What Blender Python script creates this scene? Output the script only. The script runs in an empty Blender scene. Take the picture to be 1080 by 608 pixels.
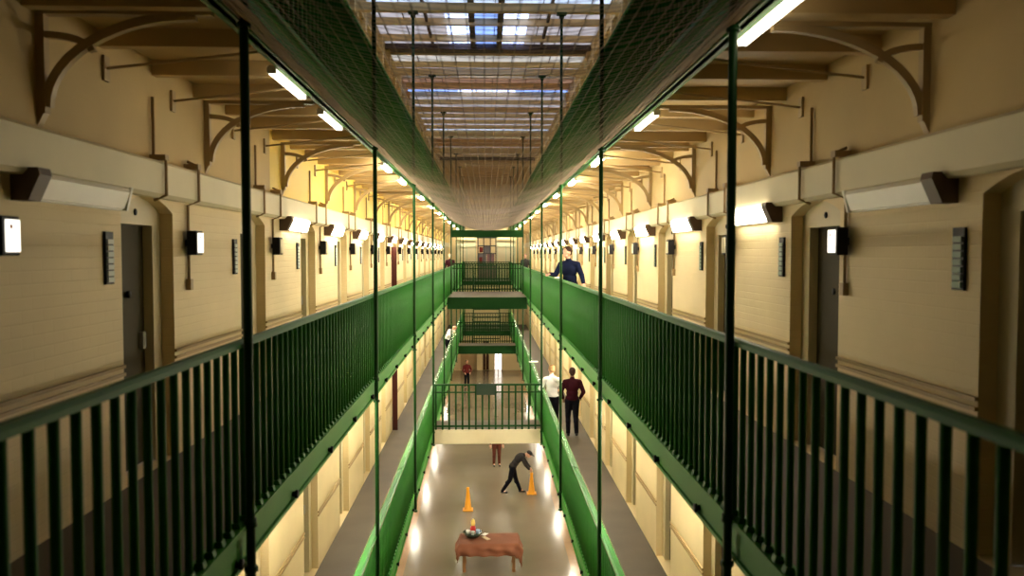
import bpy, bmesh, math, random
from mathutils import Vector, Matrix
random.seed(7)
PI = math.pi
SC = bpy.context.scene
COL = SC.collection
E = 8.45                    # eye height over the ground floor; every height h below is relative to the eye
P = 2.93                    # cell pitch along the wing
WL, WR = -1.53, 1.59        # edges of the void
XL, XR = -2.74, 2.87        # cell walls
Y0, Y1 = -4.0, 60.0
ORD = ['first', 'second', 'third', 'fourth', 'fifth', 'sixth', 'seventh', 'eighth', 'ninth', 'tenth', 'eleventh', 'twelfth',
       'thirteenth', 'fourteenth', 'fifteenth', 'sixteenth', 'seventeenth', 'eighteenth', 'nineteenth', 'twentieth',
       'twenty-first', 'twenty-second', 'twenty-third', 'twenty-fourth']

# ------------------------------------------------------------------ materials
def mat(name, col, rough=.6, noise=.0, scale=3., metal=0., emit=0., ecol=None, bump=0., bscale=40., spec=.5, brick=False, stretch=None):
    m = bpy.data.materials.new(name); m.use_nodes = True
    n, l = m.node_tree.nodes, m.node_tree.links
    b = n['Principled BSDF']
    b.inputs['Base Color'].default_value = (*col, 1)
    b.inputs['Roughness'].default_value = rough
    b.inputs['Metallic'].default_value = metal
    b.inputs['Specular IOR Level'].default_value = spec
    if emit:
        b.inputs['Emission Color'].default_value = (*(ecol or col), 1)
        b.inputs['Emission Strength'].default_value = emit
    tc = n.new('ShaderNodeTexCoord')
    vec = tc.outputs['Object']
    if stretch:
        mp = n.new('ShaderNodeMapping'); mp.inputs['Scale'].default_value = stretch
        l.new(vec, mp.inputs['Vector']); vec = mp.outputs['Vector']
    last = None
    if noise:
        t = n.new('ShaderNodeTexNoise'); t.inputs['Scale'].default_value = scale; t.inputs['Detail'].default_value = 6
        l.new(vec, t.inputs['Vector'])
        r = n.new('ShaderNodeValToRGB')
        r.color_ramp.elements[0].position = .3; r.color_ramp.elements[1].position = .7
        r.color_ramp.elements[0].color = (*[c * (1 - noise) for c in col], 1)
        r.color_ramp.elements[1].color = (*[min(1, c * (1 + noise * .6)) for c in col], 1)
        l.new(t.outputs['Fac'], r.inputs['Fac'])
        l.new(r.outputs['Color'], b.inputs['Base Color'])
    h = None
    if brick:
        sx = n.new('ShaderNodeSeparateXYZ'); cx = n.new('ShaderNodeCombineXYZ')
        l.new(tc.outputs['Object'], sx.inputs[0])
        l.new(sx.outputs['Y'], cx.inputs['X']); l.new(sx.outputs['Z'], cx.inputs['Y'])
        bt = n.new('ShaderNodeTexBrick'); bt.inputs['Scale'].default_value = 1.
        bt.inputs['Brick Width'].default_value = .23; bt.inputs['Row Height'].default_value = .078
        bt.inputs['Mortar Size'].default_value = .006; bt.inputs['Mortar Smooth'].default_value = .5
        l.new(cx.outputs[0], bt.inputs['Vector'])
        bp = n.new('ShaderNodeBump'); bp.inputs['Strength'].default_value = .35; bp.inputs['Distance'].default_value = .006; bp.invert = True
        l.new(bt.outputs['Fac'], bp.inputs['Height']); l.new(bp.outputs['Normal'], b.inputs['Normal'])
    elif bump:
        t2 = n.new('ShaderNodeTexNoise'); t2.inputs['Scale'].default_value = bscale; t2.inputs['Detail'].default_value = 4
        l.new(vec, t2.inputs['Vector'])
        bp = n.new('ShaderNodeBump'); bp.inputs['Strength'].default_value = bump; bp.inputs['Distance'].default_value = .01
        l.new(t2.outputs['Fac'], bp.inputs['Height']); l.new(bp.outputs['Normal'], b.inputs['Normal'])
    return m

def glass(name, clear, col):
    m = bpy.data.materials.new(name); m.use_nodes = True
    n, l = m.node_tree.nodes, m.node_tree.links
    n.remove(n['Principled BSDF'])
    out = n['Material Output']
    tr = n.new('ShaderNodeBsdfTransparent'); tr.inputs[0].default_value = (*col, 1)
    tl = n.new('ShaderNodeBsdfTranslucent'); tl.inputs[0].default_value = (*col, 1)
    df = n.new('ShaderNodeBsdfDiffuse'); df.inputs[0].default_value = (col[0] * .45, col[1] * .42, col[2] * .42, 1)
    a = n.new('ShaderNodeMixShader'); a.inputs[0].default_value = .5
    l.new(tl.outputs[0], a.inputs[1]); l.new(df.outputs[0], a.inputs[2])
    tx = n.new('ShaderNodeTexNoise'); tx.inputs['Scale'].default_value = 2.5; tx.inputs['Detail'].default_value = 5
    tc = n.new('ShaderNodeTexCoord'); l.new(tc.outputs['Object'], tx.inputs['Vector'])
    mr = n.new('ShaderNodeMapRange'); mr.inputs['From Min'].default_value = .3; mr.inputs['From Max'].default_value = .7
    mr.inputs['To Min'].default_value = clear * .6; mr.inputs['To Max'].default_value = min(1, clear * 1.3)
    l.new(tx.outputs['Fac'], mr.inputs['Value'])
    b = n.new('ShaderNodeMixShader'); l.new(mr.outputs[0], b.inputs[0])
    l.new(a.outputs[0], b.inputs[1]); l.new(tr.outputs[0], b.inputs[2])
    l.new(b.outputs[0], out.inputs['Surface'])
    return m

M = {
 'wall': mat('cream_painted_brick', (.74, .58, .31), .62, .07, 1.2, brick=True),
 'upperwall': mat('tan_cream_plaster', (.52, .37, .15), .7, .10, .9, bump=.15),
 'yellow': mat('yellow_painted_plaster', (.78, .55, .10), .65, .08, .9, bump=.1),
 'ledge': mat('off_white_ledge_paint', (.72, .63, .41), .6, .07, 1.5),
 'trim': mat('tan_gloss_paint', (.42, .28, .12), .45, .08, 2),
 'iron': mat('tan_painted_iron', (.42, .30, .14), .5, .10, 3),
 'soffit': mat('buff_painted_boards', (.56, .40, .18), .65, .12, 1.5, bump=.1),
 'doorframe': mat('buff_door_frame', (.62, .52, .30), .5, .06, 2),
 'doorleaf': mat('dark_olive_door', (.05, .040, .016), .6, .1, 2, spec=.12),
 'rustdoor': mat('dark_red_brown_paint', (.05, .011, .007), .6, .1, 2, spec=.15),
 'green': mat('green_gloss_paint', (.030, .185, .016), .5, .10, 1.5, spec=.15),
 'greenbar': mat('shade_darkened_green_paint', (.018, .130, .012), .55, .10, 2, spec=.15),  # darker copy of the green paint, with the near railings' shade in its colour
 'pole': mat('dark_green_pole_paint', (.008, .046, .008), .5, .1, 2, spec=.15),
 'deck': mat('grey_brown_landing_floor', (.10, .078, .054), .6, .15, 1.2, bump=.15, spec=.25),
 'floor': None,
 'border': mat('tan_floor_border', (.30, .18, .09), .2, .12, 2),
 'greengloss': mat('highlight_green_paint', (.035, .22, .035), .24, .08, 1.5, spec=.5),  # same green paint, made lighter and glossier for the lower handrail highlight
 'deepgreen': mat('deep_green_beam_paint', (.003, .024, .003), .6, .1, 2, spec=.08),
 'net': mat('brown_nylon_net', (.42, .32, .22), .8, .1, 5),
 'rope': mat('pale_brown_rope', (.42, .34, .22), .8, .15, 30),
 'lamp': mat('lit_fluorescent_diffuser', (1, 1, 1), .4, emit=125, ecol=(1, .92, .73)),
 'lampdim': mat('lit_dimmed_fluorescent_diffuser', (1, 1, 1), .4, emit=6, ecol=(1, .88, .66)),  # near strips, emission cut to keep the camera end dark
 'litdoor': mat('lit_frosted_door_glass', (1, .95, .9), .4, emit=2.5, ecol=(1, .93, .85)),
 'lampmid': mat('lit_part_dimmed_fluorescent_diffuser', (1, 1, 1), .4, emit=48, ecol=(1, .91, .70)),  # nearest lit wall lights, emission lowered to hold down near-end brightness
 'lampoff': mat('unlit_white_diffuser', (.66, .60, .46), .3, .04, 3),
 'lampbody': mat('brown_fitting_end', (.10, .055, .03), .5, .08, 6),
 'whitebody': mat('white_enamel_fitting', (.75, .72, .62), .4, .04, 5),
 'black': mat('black_plastic_case', (.006, .005, .005), .5, .1, 5, spec=.15),
 'indicator': mat('lit_white_indicator', (1, 1, 1), .4, emit=1.7, ecol=(1, .93, .8)),
 'orange': mat('orange_indicator_mark', (.6, .15, .03), .5, .05, 9),
 'cardgreen': mat('green_card_slots', (.16, .24, .15), .5, .1, 9),
 'cardgrey': mat('grey_card_slots', (.45, .48, .42), .5, .1, 9),
 'conduit': mat('tan_conduit', (.34, .22, .09), .5, .08, 5),
 'beamtan': mat('tan_roof_timber', (.72, .53, .26), .6, .12, 2),
 'beamdark': mat('dark_brown_roof_timber', (.06, .035, .028), .6, .1, 2),
 'panelcream': mat('cream_roof_board', (.62, .54, .38), .6, .1, 2),
 'panelbrown': mat('brown_sky_block_board', (.34, .25, .17), .6, .15, 2),
 'paneclear': glass('clear_roof_glass', .80, (.86, .9, 1)),
 'panemid': glass('bluish_roof_glass', .42, (.55, .66, .85)),
 'panefrost': glass('frosted_roof_glass', .10, (.74, .68, .60)),
 'panebrown': glass('brown_stained_roof_glass', .04, (.60, .43, .30)),
 'panecream': glass('cream_stained_roof_glass', .06, (.82, .76, .62)),
 'panewhite': glass('white_frosted_roof_glass', .14, (.86, .90, .88)),
 'cloth': mat('rust_brown_tablecloth', (.19, .062, .026), .85, .12, 4, bump=.3, bscale=60),
 'wood': mat('varnished_table_wood', (.30, .14, .05), .4, .2, 4, stretch=(1, 1, 6)),
 'yellowplastic': mat('yellow_safety_plastic', (.80, .34, .012), .45, .05, 6),
 'skin': mat('light_skin', (.55, .29, .19), .5, .06, 9),
 'skind': mat('brown_skin', (.16, .075, .04), .5, .06, 9),
 'hairdark': mat('dark_brown_hair', (.03, .015, .01), .7, .3, 60, spec=.1),
 'hairred': mat('auburn_hair', (.16, .04, .02), .7, .3, 60, spec=.1),
 'hairfair': mat('fair_hair', (.45, .26, .12), .7, .3, 60, spec=.1),
 'navy': mat('navy_cloth', (.006, .009, .028), .85, .15, 12, bump=.2, spec=.06),
 'blackcloth': mat('black_cloth', (.006, .006, .009), .85, .15, 12, bump=.2, spec=.06),
 'greycloth': mat('charcoal_cloth', (.030, .027, .027), .85, .15, 12, bump=.2, spec=.06),
 'maroon': mat('dark_maroon_cloth', (.028, .004, .008), .85, .15, 12, bump=.2, spec=.06),
 'redcloth': mat('dull_red_cloth', (.11, .018, .015), .85, .15, 12, bump=.2, spec=.06),
 'brick': mat('red_brown_cloth', (.10, .03, .02), .85, .15, 12, bump=.2, spec=.06),
 'white': mat('white_shirt_cloth', (.80, .78, .75), .8, .05, 12, bump=.2, spec=.06),
 'shoe': mat('black_leather', (.012, .010, .010), .4, .1, 10),
 'steel': mat('dull_steel', (.35, .34, .30), .35, .1, 8, metal=.8),
 'signdark': mat('dark_green_sign_board', (.012, .03, .016), .5, .1, 5),
 'red': mat('red_plastic', (.55, .015, .015), .35, .05, 5),
 'lemon': mat('pale_yellow_plastic', (.85, .62, .16), .4, .05, 5),
 'blue': mat('pale_blue_paper', (.35, .50, .68), .6, .1, 10),
 'paper': mat('white_paper', (.82, .80, .74), .7, .04, 10),
 'buffpaper': mat('buff_paper', (.62, .45, .26), .7, .06, 10),
 'bowl': mat('dark_green_glazed_bowl', (.02, .035, .022), .25, .1, 5),
 'pinkpanel': mat('dusty_pink_panel', (.16, .07, .07), .6, .3, 3),
 'greypanel': mat('mid_grey_panel', (.09, .08, .085), .6, .2, 3),
 'darkframe': mat('near_black_frame', (.02, .016, .018), .5, .1, 3),
 'amber': mat('amber_door_paint', (.55, .33, .10), .5, .15, 2),
 'palegreen': mat('pale_green_glazed_frame', (.50, .55, .38), .5, .1, 2),
}
def floor_mat():
    m = mat('polished_grey_floor', (.19, .155, .105), .2, .10, .5, spec=.32)
    n, l = m.node_tree.nodes, m.node_tree.links
    b = n['Principled BSDF']
    t = n.new('ShaderNodeTexNoise'); t.inputs['Scale'].default_value = .8; t.inputs['Detail'].default_value = 4
    tc = n.new('ShaderNodeTexCoord'); l.new(tc.outputs['Object'], t.inputs['Vector'])
    mr = n.new('ShaderNodeMapRange'); mr.inputs['From Min'].default_value = .3; mr.inputs['From Max'].default_value = .7; mr.inputs['To Min'].default_value = .13; mr.inputs['To Max'].default_value = .22
    l.new(t.outputs['Fac'], mr.inputs['Value']); l.new(mr.outputs[0], b.inputs['Roughness'])
    return m
M['floor'] = floor_mat()

# ------------------------------------------------------------------ mesh collector
class MB:
    def __init__(s): s.v = []; s.f = []; s.smooth = set()
    def add(s, vs, fs, smooth=False):
        o = len(s.v); s.v += [tuple(v) for v in vs]
        for f in fs:
            if smooth: s.smooth.add(len(s.f))
            s.f.append([i + o for i in f])
        return s
    def box(s, x0, x1, y0, y1, z0, z1):
        if x0 > x1: x0, x1 = x1, x0
        if y0 > y1: y0, y1 = y1, y0
        if z0 > z1: z0, z1 = z1, z0
        return s.add([(x0,y0,z0),(x1,y0,z0),(x1,y1,z0),(x0,y1,z0),(x0,y0,z1),(x1,y0,z1),(x1,y1,z1),(x0,y1,z1)],
              [(3,2,1,0),(4,5,6,7),(0,1,5,4),(1,2,6,5),(2,3,7,6),(3,0,4,7)])
    def quad(s, *p): return s.add(p, [tuple(range(len(p)))])
    def prism(s, poly, axis, a, b):
        """extrude a 2D outline along 'x','y' or 'z' from a to b"""
        f = {'x': lambda p, t: (t, p[0], p[1]), 'y': lambda p, t: (p[0], t, p[1]), 'z': lambda p, t: (p[0], p[1], t)}[axis]
        n = len(poly)
        vs = [f(p, a) for p in poly] + [f(p, b) for p in poly]
        fs = [tuple(range(n - 1, -1, -1)), tuple(range(n, 2 * n))] + [(i, (i + 1) % n, n + (i + 1) % n, n + i) for i in range(n)]
        return s.add(vs, fs)
    def tube(s, pts, r, n=8, closed=False, smooth=True):
        pts = [Vector(p) for p in pts]; rs = r if isinstance(r, (list, tuple)) else [r] * len(pts)
        vs = []; up = None
        for i, p in enumerate(pts):
            d = (pts[min(i + 1, len(pts) - 1)] - pts[max(i - 1, 0)]).normalized()
            if up is None:
                up = Vector((0, 0, 1)) if abs(d.z) < .9 else Vector((1, 0, 0))
            a = d.cross(up).normalized(); b = a.cross(d).normalized(); up = b
            for k in range(n):
                t = 2 * PI * k / n + PI / n
                vs.append(p + (a * math.cos(t) + b * math.sin(t)) * rs[i])
        fs = [(i * n + k, i * n + (k + 1) % n, (i + 1) * n + (k + 1) % n, (i + 1) * n + k) for i in range(len(pts) - 1) for k in range(n)]
        s.add(vs, fs, smooth)
        o = len(s.v) - len(vs); m = len(vs)
        s.f.append([o + k for k in range(n - 1, -1, -1)]); s.f.append([o + m - n + k for k in range(n)])
        return s
    def lathe(s, prof, n=16, c=(0, 0, 0)):
        vs = [(c[0] + r * math.cos(2 * PI * k / n), c[1] + r * math.sin(2 * PI * k / n), c[2] + z) for r, z in prof for k in range(n)]
        fs = [(i * n + k, i * n + (k + 1) % n, (i + 1) * n + (k + 1) % n, (i + 1) * n + k) for i in range(len(prof) - 1) for k in range(n)]
        return s.add(vs, fs, True)
    def ball(s, c, r, n=14, rot=None):
        r = (r, r, r) if isinstance(r, (int, float)) else r
        vs = []; m = n // 2
        for i in range(m + 1):
            th = PI * i / m
            for k in range(n):
                ph = 2 * PI * k / n
                v = Vector((r[0] * math.sin(th) * math.cos(ph), r[1] * math.sin(th) * math.sin(ph), r[2] * math.cos(th)))
                if rot: v = rot @ v
                vs.append(v + Vector(c))
        fs = [(i * n + k, (i + 1) * n + k, (i + 1) * n + (k + 1) % n, i * n + (k + 1) % n) for i in range(m) for k in range(n)]
        return s.add(vs, fs, True)
    def cap(s, a, b, ra, rb, n=12):
        """tapered capsule"""
        a, b = Vector(a), Vector(b); d = (b - a); L = d.length; d.normalize()
        pts = []; rs = []
        for t in (-.98, -.7, -.35, 0): pts.append(a + d * ra * t); rs.append(ra * math.sqrt(max(0, 1 - t * t)))
        for t in (0, .35, .7, .98): pts.append(b + d * rb * t); rs.append(rb * math.sqrt(max(0, 1 - t * t)))
        return s.tube(pts, rs, n)
    def mesh(s, name, m):
        me = bpy.data.meshes.new(name); me.from_pydata(s.v, [], s.f)
        for i in s.smooth: me.polygons[i].use_smooth = True
        bm = bmesh.new(); bm.from_mesh(me)
        bmesh.ops.recalc_face_normals(bm, faces=bm.faces); bm.to_mesh(me); bm.free()
        me.materials.append(m); return me
    def build(s, name, m, parent=None, loc=(0, 0, 0), bevel=0):
        o = bpy.data.objects.new(name, s.mesh(name, m)); COL.objects.link(o); o.location = loc
        if parent: o.parent = parent
        if bevel:
            b = o.modifiers.new('bevel', 'BEVEL'); b.width = bevel; b.segments = 2; b.limit_method = 'ANGLE'
        return o

def tag(o, label=None, cat=None, group=None, kind=None):
    if label: o['label'] = label
    if cat: o['category'] = cat
    if group: o['group'] = group
    if kind: o['kind'] = kind
    return o
def empty(name, loc, rz=0):
    o = bpy.data.objects.new(name, None); COL.objects.link(o); o.location = loc; o.rotation_euler = (0, 0, rz); o.empty_display_size = .1
    return o
def inst(me, name, parent, loc=(0, 0, 0), rot=(0, 0, 0)):
    o = bpy.data.objects.new(name, me); COL.objects.link(o); o.parent = parent; o.location = loc; o.rotation_euler = rot
    return o
def copy_tree(o, parent=None):
    c = o.copy(); COL.objects.link(c); c.parent = parent
    for ch in list(o.children): copy_tree(ch, c)
    return c
def side_word(s): return 'left' if s < 0 else 'right'

# ------------------------------------------------------------------ shell
LOW, MIDF, TOPF = -5.12, -1.78, 1.70      # landing floors relative to the eye
DOOR = {-1: 6.15, 1: 6.47}                # near edge of a door opening on each side
DW = {-1: 1.0, 1: 1.05}
def doors_of(s):
    k = -3
    while True:
        y = DOOR[s] + k * P
        if y > 53: break
        if y > 2.2: yield y, k
        k += 1
def arch(y0, y1, zs, rise, n=8):
    """points of a segmental arch from y0 to y1 springing at zs"""
    return [(y0 + (y1 - y0) * i / n, zs + rise * (1 - (2 * i / n - 1) ** 2)) for i in range(n + 1)]

def wall_storey(mb, s, X, zf, zt):
    """cream cell wall with arched door recesses, s = -1 left, +1 right"""
    D = .11; y = Y0
    for d, _ in doors_of(s):
        a, b = d, d + DW[s]
        mb.quad((X, y, zf), (X, a, zf), (X, a, zt), (X, y, zt))
        pr = arch(a, b, zf + 2.13, .12)
        for (p, q) in zip(pr[:-1], pr[1:]):
            mb.quad((X, p[0], p[1]), (X, q[0], q[1]), (X, q[0], zt), (X, p[0], zt))
            mb.quad((X, p[0], p[1]), (X, q[0], q[1]), (X + s * D, q[0], q[1]), (X + s * D, p[0], p[1]))
        for e in (a, b):
            mb.quad((X, e, zf), (X, e, zf + 2.13), (X + s * D, e, zf + 2.13), (X + s * D, e, zf))
        mb.quad((X, a, zf), (X, b, zf), (X + s * .3, b, zf), (X + s * .3, a, zf))
        y = b
    mb.quad((X, y, zf), (X, Y1, zf), (X, Y1, zt), (X, y, zt))

for s, X in ((-1, XL), (1, XR)):
    mb = MB()
    wall_storey(mb, s, X, E + MIDF, E + .47)
    wall_storey(mb, s, X, E + LOW, E + MIDF)
    w = mb.build('wall_' + side_word(s), M['wall']); tag(w, kind='structure')
    mb = MB().quad((X, Y0, 0), (X, Y1, 0), (X, Y1, E + LOW), (X, Y0, E + LOW))
    g = mb.build('ground_storey', M['wall'], w)
    ysp = 10.35 if s < 0 else 60.
    mb = MB().quad((X, Y0, E + .47), (X, ysp, E + .47), (X, ysp, E + TOPF), (X, Y0, E + TOPF))
    mb.build('upper_plaster', M['upperwall'], w)
    if s < 0:
        MB().quad((X, ysp, E + .47), (X, Y1, E + .47), (X, Y1, E + TOPF), (X, ysp, E + TOPF)).build('yellow_plaster', M['yellow'], w)
    mb = MB().quad((X, Y0, E + TOPF), (X, Y1, E + TOPF), (X, Y1, E + 5.75), (X, Y0, E + 5.75))
    mb.build('top_storey', M['upperwall'], w)
    # white ledge, dado moulding
    n = 1 if s < 0 else 2
    mb = MB().prism([(X + s * .005, E + .46), (X - s * .07, E + .46), (X - s * .10, E + .49), (X - s * .10, E + .735), (X - s * .07, E + .76), (X + s * .005, E + .76)], 'y', Y0, Y1)
    t = mb.build('trim_%d' % n, M['ledge']); tag(t, kind='structure')
    for lv, zf in enumerate((MIDF, LOW)):
        mb = MB(); y = Y0
        for d, _ in list(doors_of(s)) + [(Y1, 0)]:
            for z0 in (.87, .93):
                mb.box(X + s * .004, X - s * .018, y, d, E + zf + z0 - .012, E + zf + z0 + .012)
            y = d + DW[s]
        t = mb.build('trim_%d' % (n + 2 + 2 * lv), M['trim']); tag(t, kind='structure')
    mb = MB()
    y = Y0
    while y < Y1:      # plaster cornice blocks where the roof ribs land
        mb.box(X + s * .005, X - s * .10, y, y + .25, E + 4.9, E + 5.6); y += P / 2
    mb.box(X + s * .005, X - s * .08, Y0, Y1, E + 5.15, E + 5.3)
    t = mb.build('trim_%d' % (n + 6), M['beamtan']); tag(t, kind='structure')

f = MB().box(-2.20, 2.26, Y0, Y1, -.05, 0).build('floor', M['floor']); tag(f, kind='structure')
for s, X, e in ((-1, XL, -2.20), (1, XR, 2.26)):
    MB().box(e, X + s * .3, Y0, Y1, -.05, .0).build('floor_border', M['border'], f)
w = MB().quad((XL, Y0, 0), (XR, Y0, 0), (XR, Y0, E + 5.75), (XL, Y0, E + 5.75)).build('wall_near', M['beamdark']); tag(w, kind='structure')  # unseen end wall, coloured dark to cut bounce light near the camera

# cell doors
def make_door(s, idx):
    r = empty('door_1', (0, 0, 0))
    W = DW[s]; D = .11
    # frame plate filling the recess with a square headed opening
    a, b, zt = .17, W - .17, 2.02
    mb = MB(); pr = arch(0, W, 2.13, .12)
    for x in (s * D, s * (D + .03)):
        mb.quad((x, 0, 0), (x, a, 0), (x, a, zt), (x, 0, zt)); mb.quad((x, b, 0), (x, W, 0), (x, W, zt), (x, b, zt))
        for p, q in zip(pr[:-1], pr[1:]): mb.quad((x, p[0], zt), (x, q[0], zt), (x, q[0], q[1]), (x, p[0], p[1]))
    for e in (a, b): mb.quad((s * D, e, 0), (s * D, e, zt), (s * (D + .09), e, zt), (s * (D + .09), e, 0))
    mb.quad((s * D, a, zt), (s * D, b, zt), (s * (D + .09), b, zt), (s * (D + .09), a, zt))
    mb.build('door_frame', M['doorframe'], r)
    lf = MB().box(s * (D + .08), s * (D + .13), a - .01, b + .01, .01, zt + .005)
    lf.box(s * (D + .074), s * (D + .08), a + .03, b - .03, .25, .31).box(s * (D + .074), s * (D + .08), a + .03, b - .03, 1.75, 1.81)
    lf = lf.build('door_leaf', M['doorleaf'], r)
    hy = a + .08 if s > 0 else b - .08
    MB().box(s * (D + .045), s * (D + .081), hy - .03, hy + .03, .98, 1.12).build('lock', M['steel'], lf)
    MB().lathe([(0, 0), (.03, 0), (.03, .02), (0, .02)], 10).build('spy_hole', M['black'], lf, (s * (D + .07), (a + b) / 2, 1.45)).rotation_euler = (0, PI / 2, 0)
    MB().ball((s * (D - .005), W / 2, 2.12), (.012, .03, .03), 8).build('stud', M['black'], r)
    return r
dn = 0
for s, X in ((-1, XL), (1, XR)):
    proto = make_door(s, 0); first = True
    for zf, lv in ((MIDF, 'middle'), (LOW, 'lower')):
        for i, (d, k) in enumerate([q for q in doors_of(s) ]):
            o = proto if first else copy_tree(proto); first = False
            dn += 1; o.name = 'door_%d' % dn; o.location = (X, d, E + zf); o['kind'] = 'structure'

# far end wall with lit openings, floors of the far landings
Ye = 58.2
mb = MB()
def punched(mb, y, x0, x1, z0, z1, holes):
    xs = sorted({x0, x1, *[h[0] for h in holes], *[h[1] for h in holes]}); zs = sorted({z0, z1, *[h[2] for h in holes], *[h[3] for h in holes]})
    for a, b in zip(xs[:-1], xs[1:]):
        for c, d in zip(zs[:-1], zs[1:]):
            m = ((a + b) / 2, (c + d) / 2)
            if any(h[0] < m[0] < h[1] and h[2] < m[1] < h[3] for h in holes): continue
            mb.quad((a, y, c), (b, y, c), (b, y, d), (a, y, d))
    for h in holes:
        mb.quad((h[0], y, h[2]), (h[0], y, h[3]), (h[0], y + .4, h[3]), (h[0], y + .4, h[2]))
        mb.quad((h[1], y, h[2]), (h[1], y, h[3]), (h[1], y + .4, h[3]), (h[1], y + .4, h[2]))
        mb.quad((h[0], y, h[3]), (h[1], y, h[3]), (h[1], y + .4, h[3]), (h[0], y + .4, h[3]))
        mb.quad((h[0], y, h[2]), (h[1], y, h[2]), (h[1], y + .4, h[2]), (h[0], y + .4, h[2]))
holes = [(-2.1, -.75, E + MIDF, E + 1.0), (.75, 2.1, E + MIDF, E + 1.0), (-1.9, -.7, .0, 2.2), (.55, 1.15, .0, 1.85), (-.3, .2, 0, 2.1)]
punched(mb, Ye, XL, XR, 0, E + 5.75, holes)
w = mb.build('wall_far', M['wall']); tag(w, kind='structure')
for i, h in enumerate(holes):
    m = [M['ledge'], M['ledge'], M['trim'], M['litdoor'], M['rustdoor']][i]
    dn += 1
    d = empty('door_%d' % dn, (0, 0, 0)); tag(d, kind='structure')
    MB().box(h[0], h[1], Ye + .3, Ye + .36, h[2], h[3]).build('door_leaf', m, d)
    fr = MB()
    for x in (h[0], (h[0] + h[1]) / 2 - .03, h[1] - .06): fr.box(x, x + .06, Ye + .22, Ye + .3, h[2], h[3])
    fr.box(h[0], h[1], Ye + .22, Ye + .3, h[3] - .5, h[3] - .44)
    fr.build('door_frame', M['palegreen'] if i < 2 else M['trim'], d)

# ------------------------------------------------------------------ landings (galleries)
FASC = {MIDF: (-1.98, -1.71), LOW: (-5.40, -5.05), TOPF: (1.445, 1.76)}
NAMES = {MIDF: 'middle', LOW: 'lower', TOPF: 'upper'}
RAILTOP = {MIDF: -.546, LOW: -3.86, TOPF: 2.80}
bolt_me = MB().lathe([(0, -.03), (.022, -.03), (.022, .0), (.035, .0), (.035, .02), (0, .02)], 8).mesh('bolt', M['black'])
foot_me = None
for lv in (MIDF, LOW, TOPF):
    for s, W, X in ((-1, WL, XL), (1, WR, XR)):
        lo, hi = FASC[lv]
        r = empty('gallery_landing', (0, 0, E + lv))
        tag(r, '%s %s landing with green edge beam along the %s cell wall' % (NAMES[lv], 'walkway' if 0 else 'cantilevered', side_word(s)), 'landing')
        MB().box(W + s * .1, X, Y0, Ye, -.11, 0).build('walkway_slab', M['deck'] if lv < 1 else M['soffit'], r)
        b = MB()
        b.box(W + s * .02, W + s * .06, Y0, Ye, lo - lv, hi - lv)
        b.box(W - s * .015, W + s * .10, Y0, Ye, hi - lv - .035, hi - lv)
        b.box(W - s * .0, W + s * .10, Y0, Ye, lo - lv, lo - lv + .03)
        bm_ = b.build('edge_beam', M['green'], r)
        if lv == MIDF or lv == LOW:
            y = 3.05 if s > 0 else 3.5
            for k in range(36):
                inst(bolt_me, 'bolt', bm_, (W - s * .003, y + k * 1.46, lo - lv + .06), (0, s * -PI / 2, 0))
        if lv == TOPF:
            jm = MB().box(W + s * .1, X, -.045, .045, -.235, -.11).mesh('joist', M['soffit'])
            y = .3; 
            for k in range(62):
                inst(jm, 'joist', r, (0, y + k * .93, 0))

# railings
BS = .16
for lv in (MIDF, LOW, TOPF):
    for s, W in ((-1, WL), (1, WR)):
        hw = .055 if lv == LOW else .032; zt = RAILTOP[lv]; zb = FASC[lv][1]; H = zt - zb
        r = empty('gallery_railing', (W + s * .03, 0, E + zb))
        tag(r, 'long green balustrade of square bars on the %s %s landing' % (NAMES[lv], side_word(s)), 'railing')
        MB().prism([(-hw, H - .045), (hw, H - .045), (hw, H - .018), (hw * .6, H), (-hw * .6, H), (-hw, H - .018)], 'y', Y0, Ye).build('handrail', M['greengloss' if lv == LOW else 'greenbar'], r)
        bar = MB().tube([(0, 0, 0), (0, 0, H - .04)], .0205, 10)
        bar.prism([(-.032, 0), (.032, 0), (.020, .035), (-.020, .035)], 'y', -.026, .026)
        bme = bar.mesh('baluster', M['greenbar'])
        ys = []; y = 1.65
        for k in range(100): inst(bme, 'baluster', r, (0, y, 0)); y += BS
        rest = MB()
        yy = y
        while yy < Ye: rest.tube([(0, yy, 0), (0, yy, H - .04)], .0205, 6); yy += BS
        yy = 1.65 - BS
        while yy > Y0: rest.tube([(0, yy, 0), (0, yy, H - .04)], .0205, 6); yy -= BS
        o = rest.build('balusters', M['greenbar'], r); o['kind'] = 'stuff'

# hanger poles
pm = MB().tube([(0, 0, -5.38), (0, 0, 4.98)], .028, 12)
pm = pm.mesh('rod', M['pole'])
cm = MB().box(-.10, .10, -.08, .08, 4.93, 4.97).box(-.05, .05, -.05, .05, 4.86, 4.93).mesh('cap_plate', M['pole'])
nm = MB().lathe([(0, -.03), (.045, -.03), (.045, 0), (0, 0)], 6).mesh('nut', M['pole'])
fm = MB().lathe([(.028, 0), (.042, 0), (.036, .05), (.028, .05)], 12).mesh('collar', M['pole'])
for s, W in ((-1, WL), (1, WR)):
    for k in range(9):
        r = empty('hanger_pole', (W - s * .032, 5.1 + 5.86 * k, E))
        tag(r, '%s dark green vertical hanger pole from the camera on the %s edge of the void' % (ORD[k], side_word(s)), 'pole', 'hanger poles along the landings')
        inst(pm, 'rod', r); inst(cm, 'cap_plate', r); [inst(nm, 'nut', r, (0, 0, z)) for z in (-5.40, -1.99, 1.43)]; [inst(fm, 'collar', r, (0, 0, z)) for z in (-5.07, -1.73, 1.76)]

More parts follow.
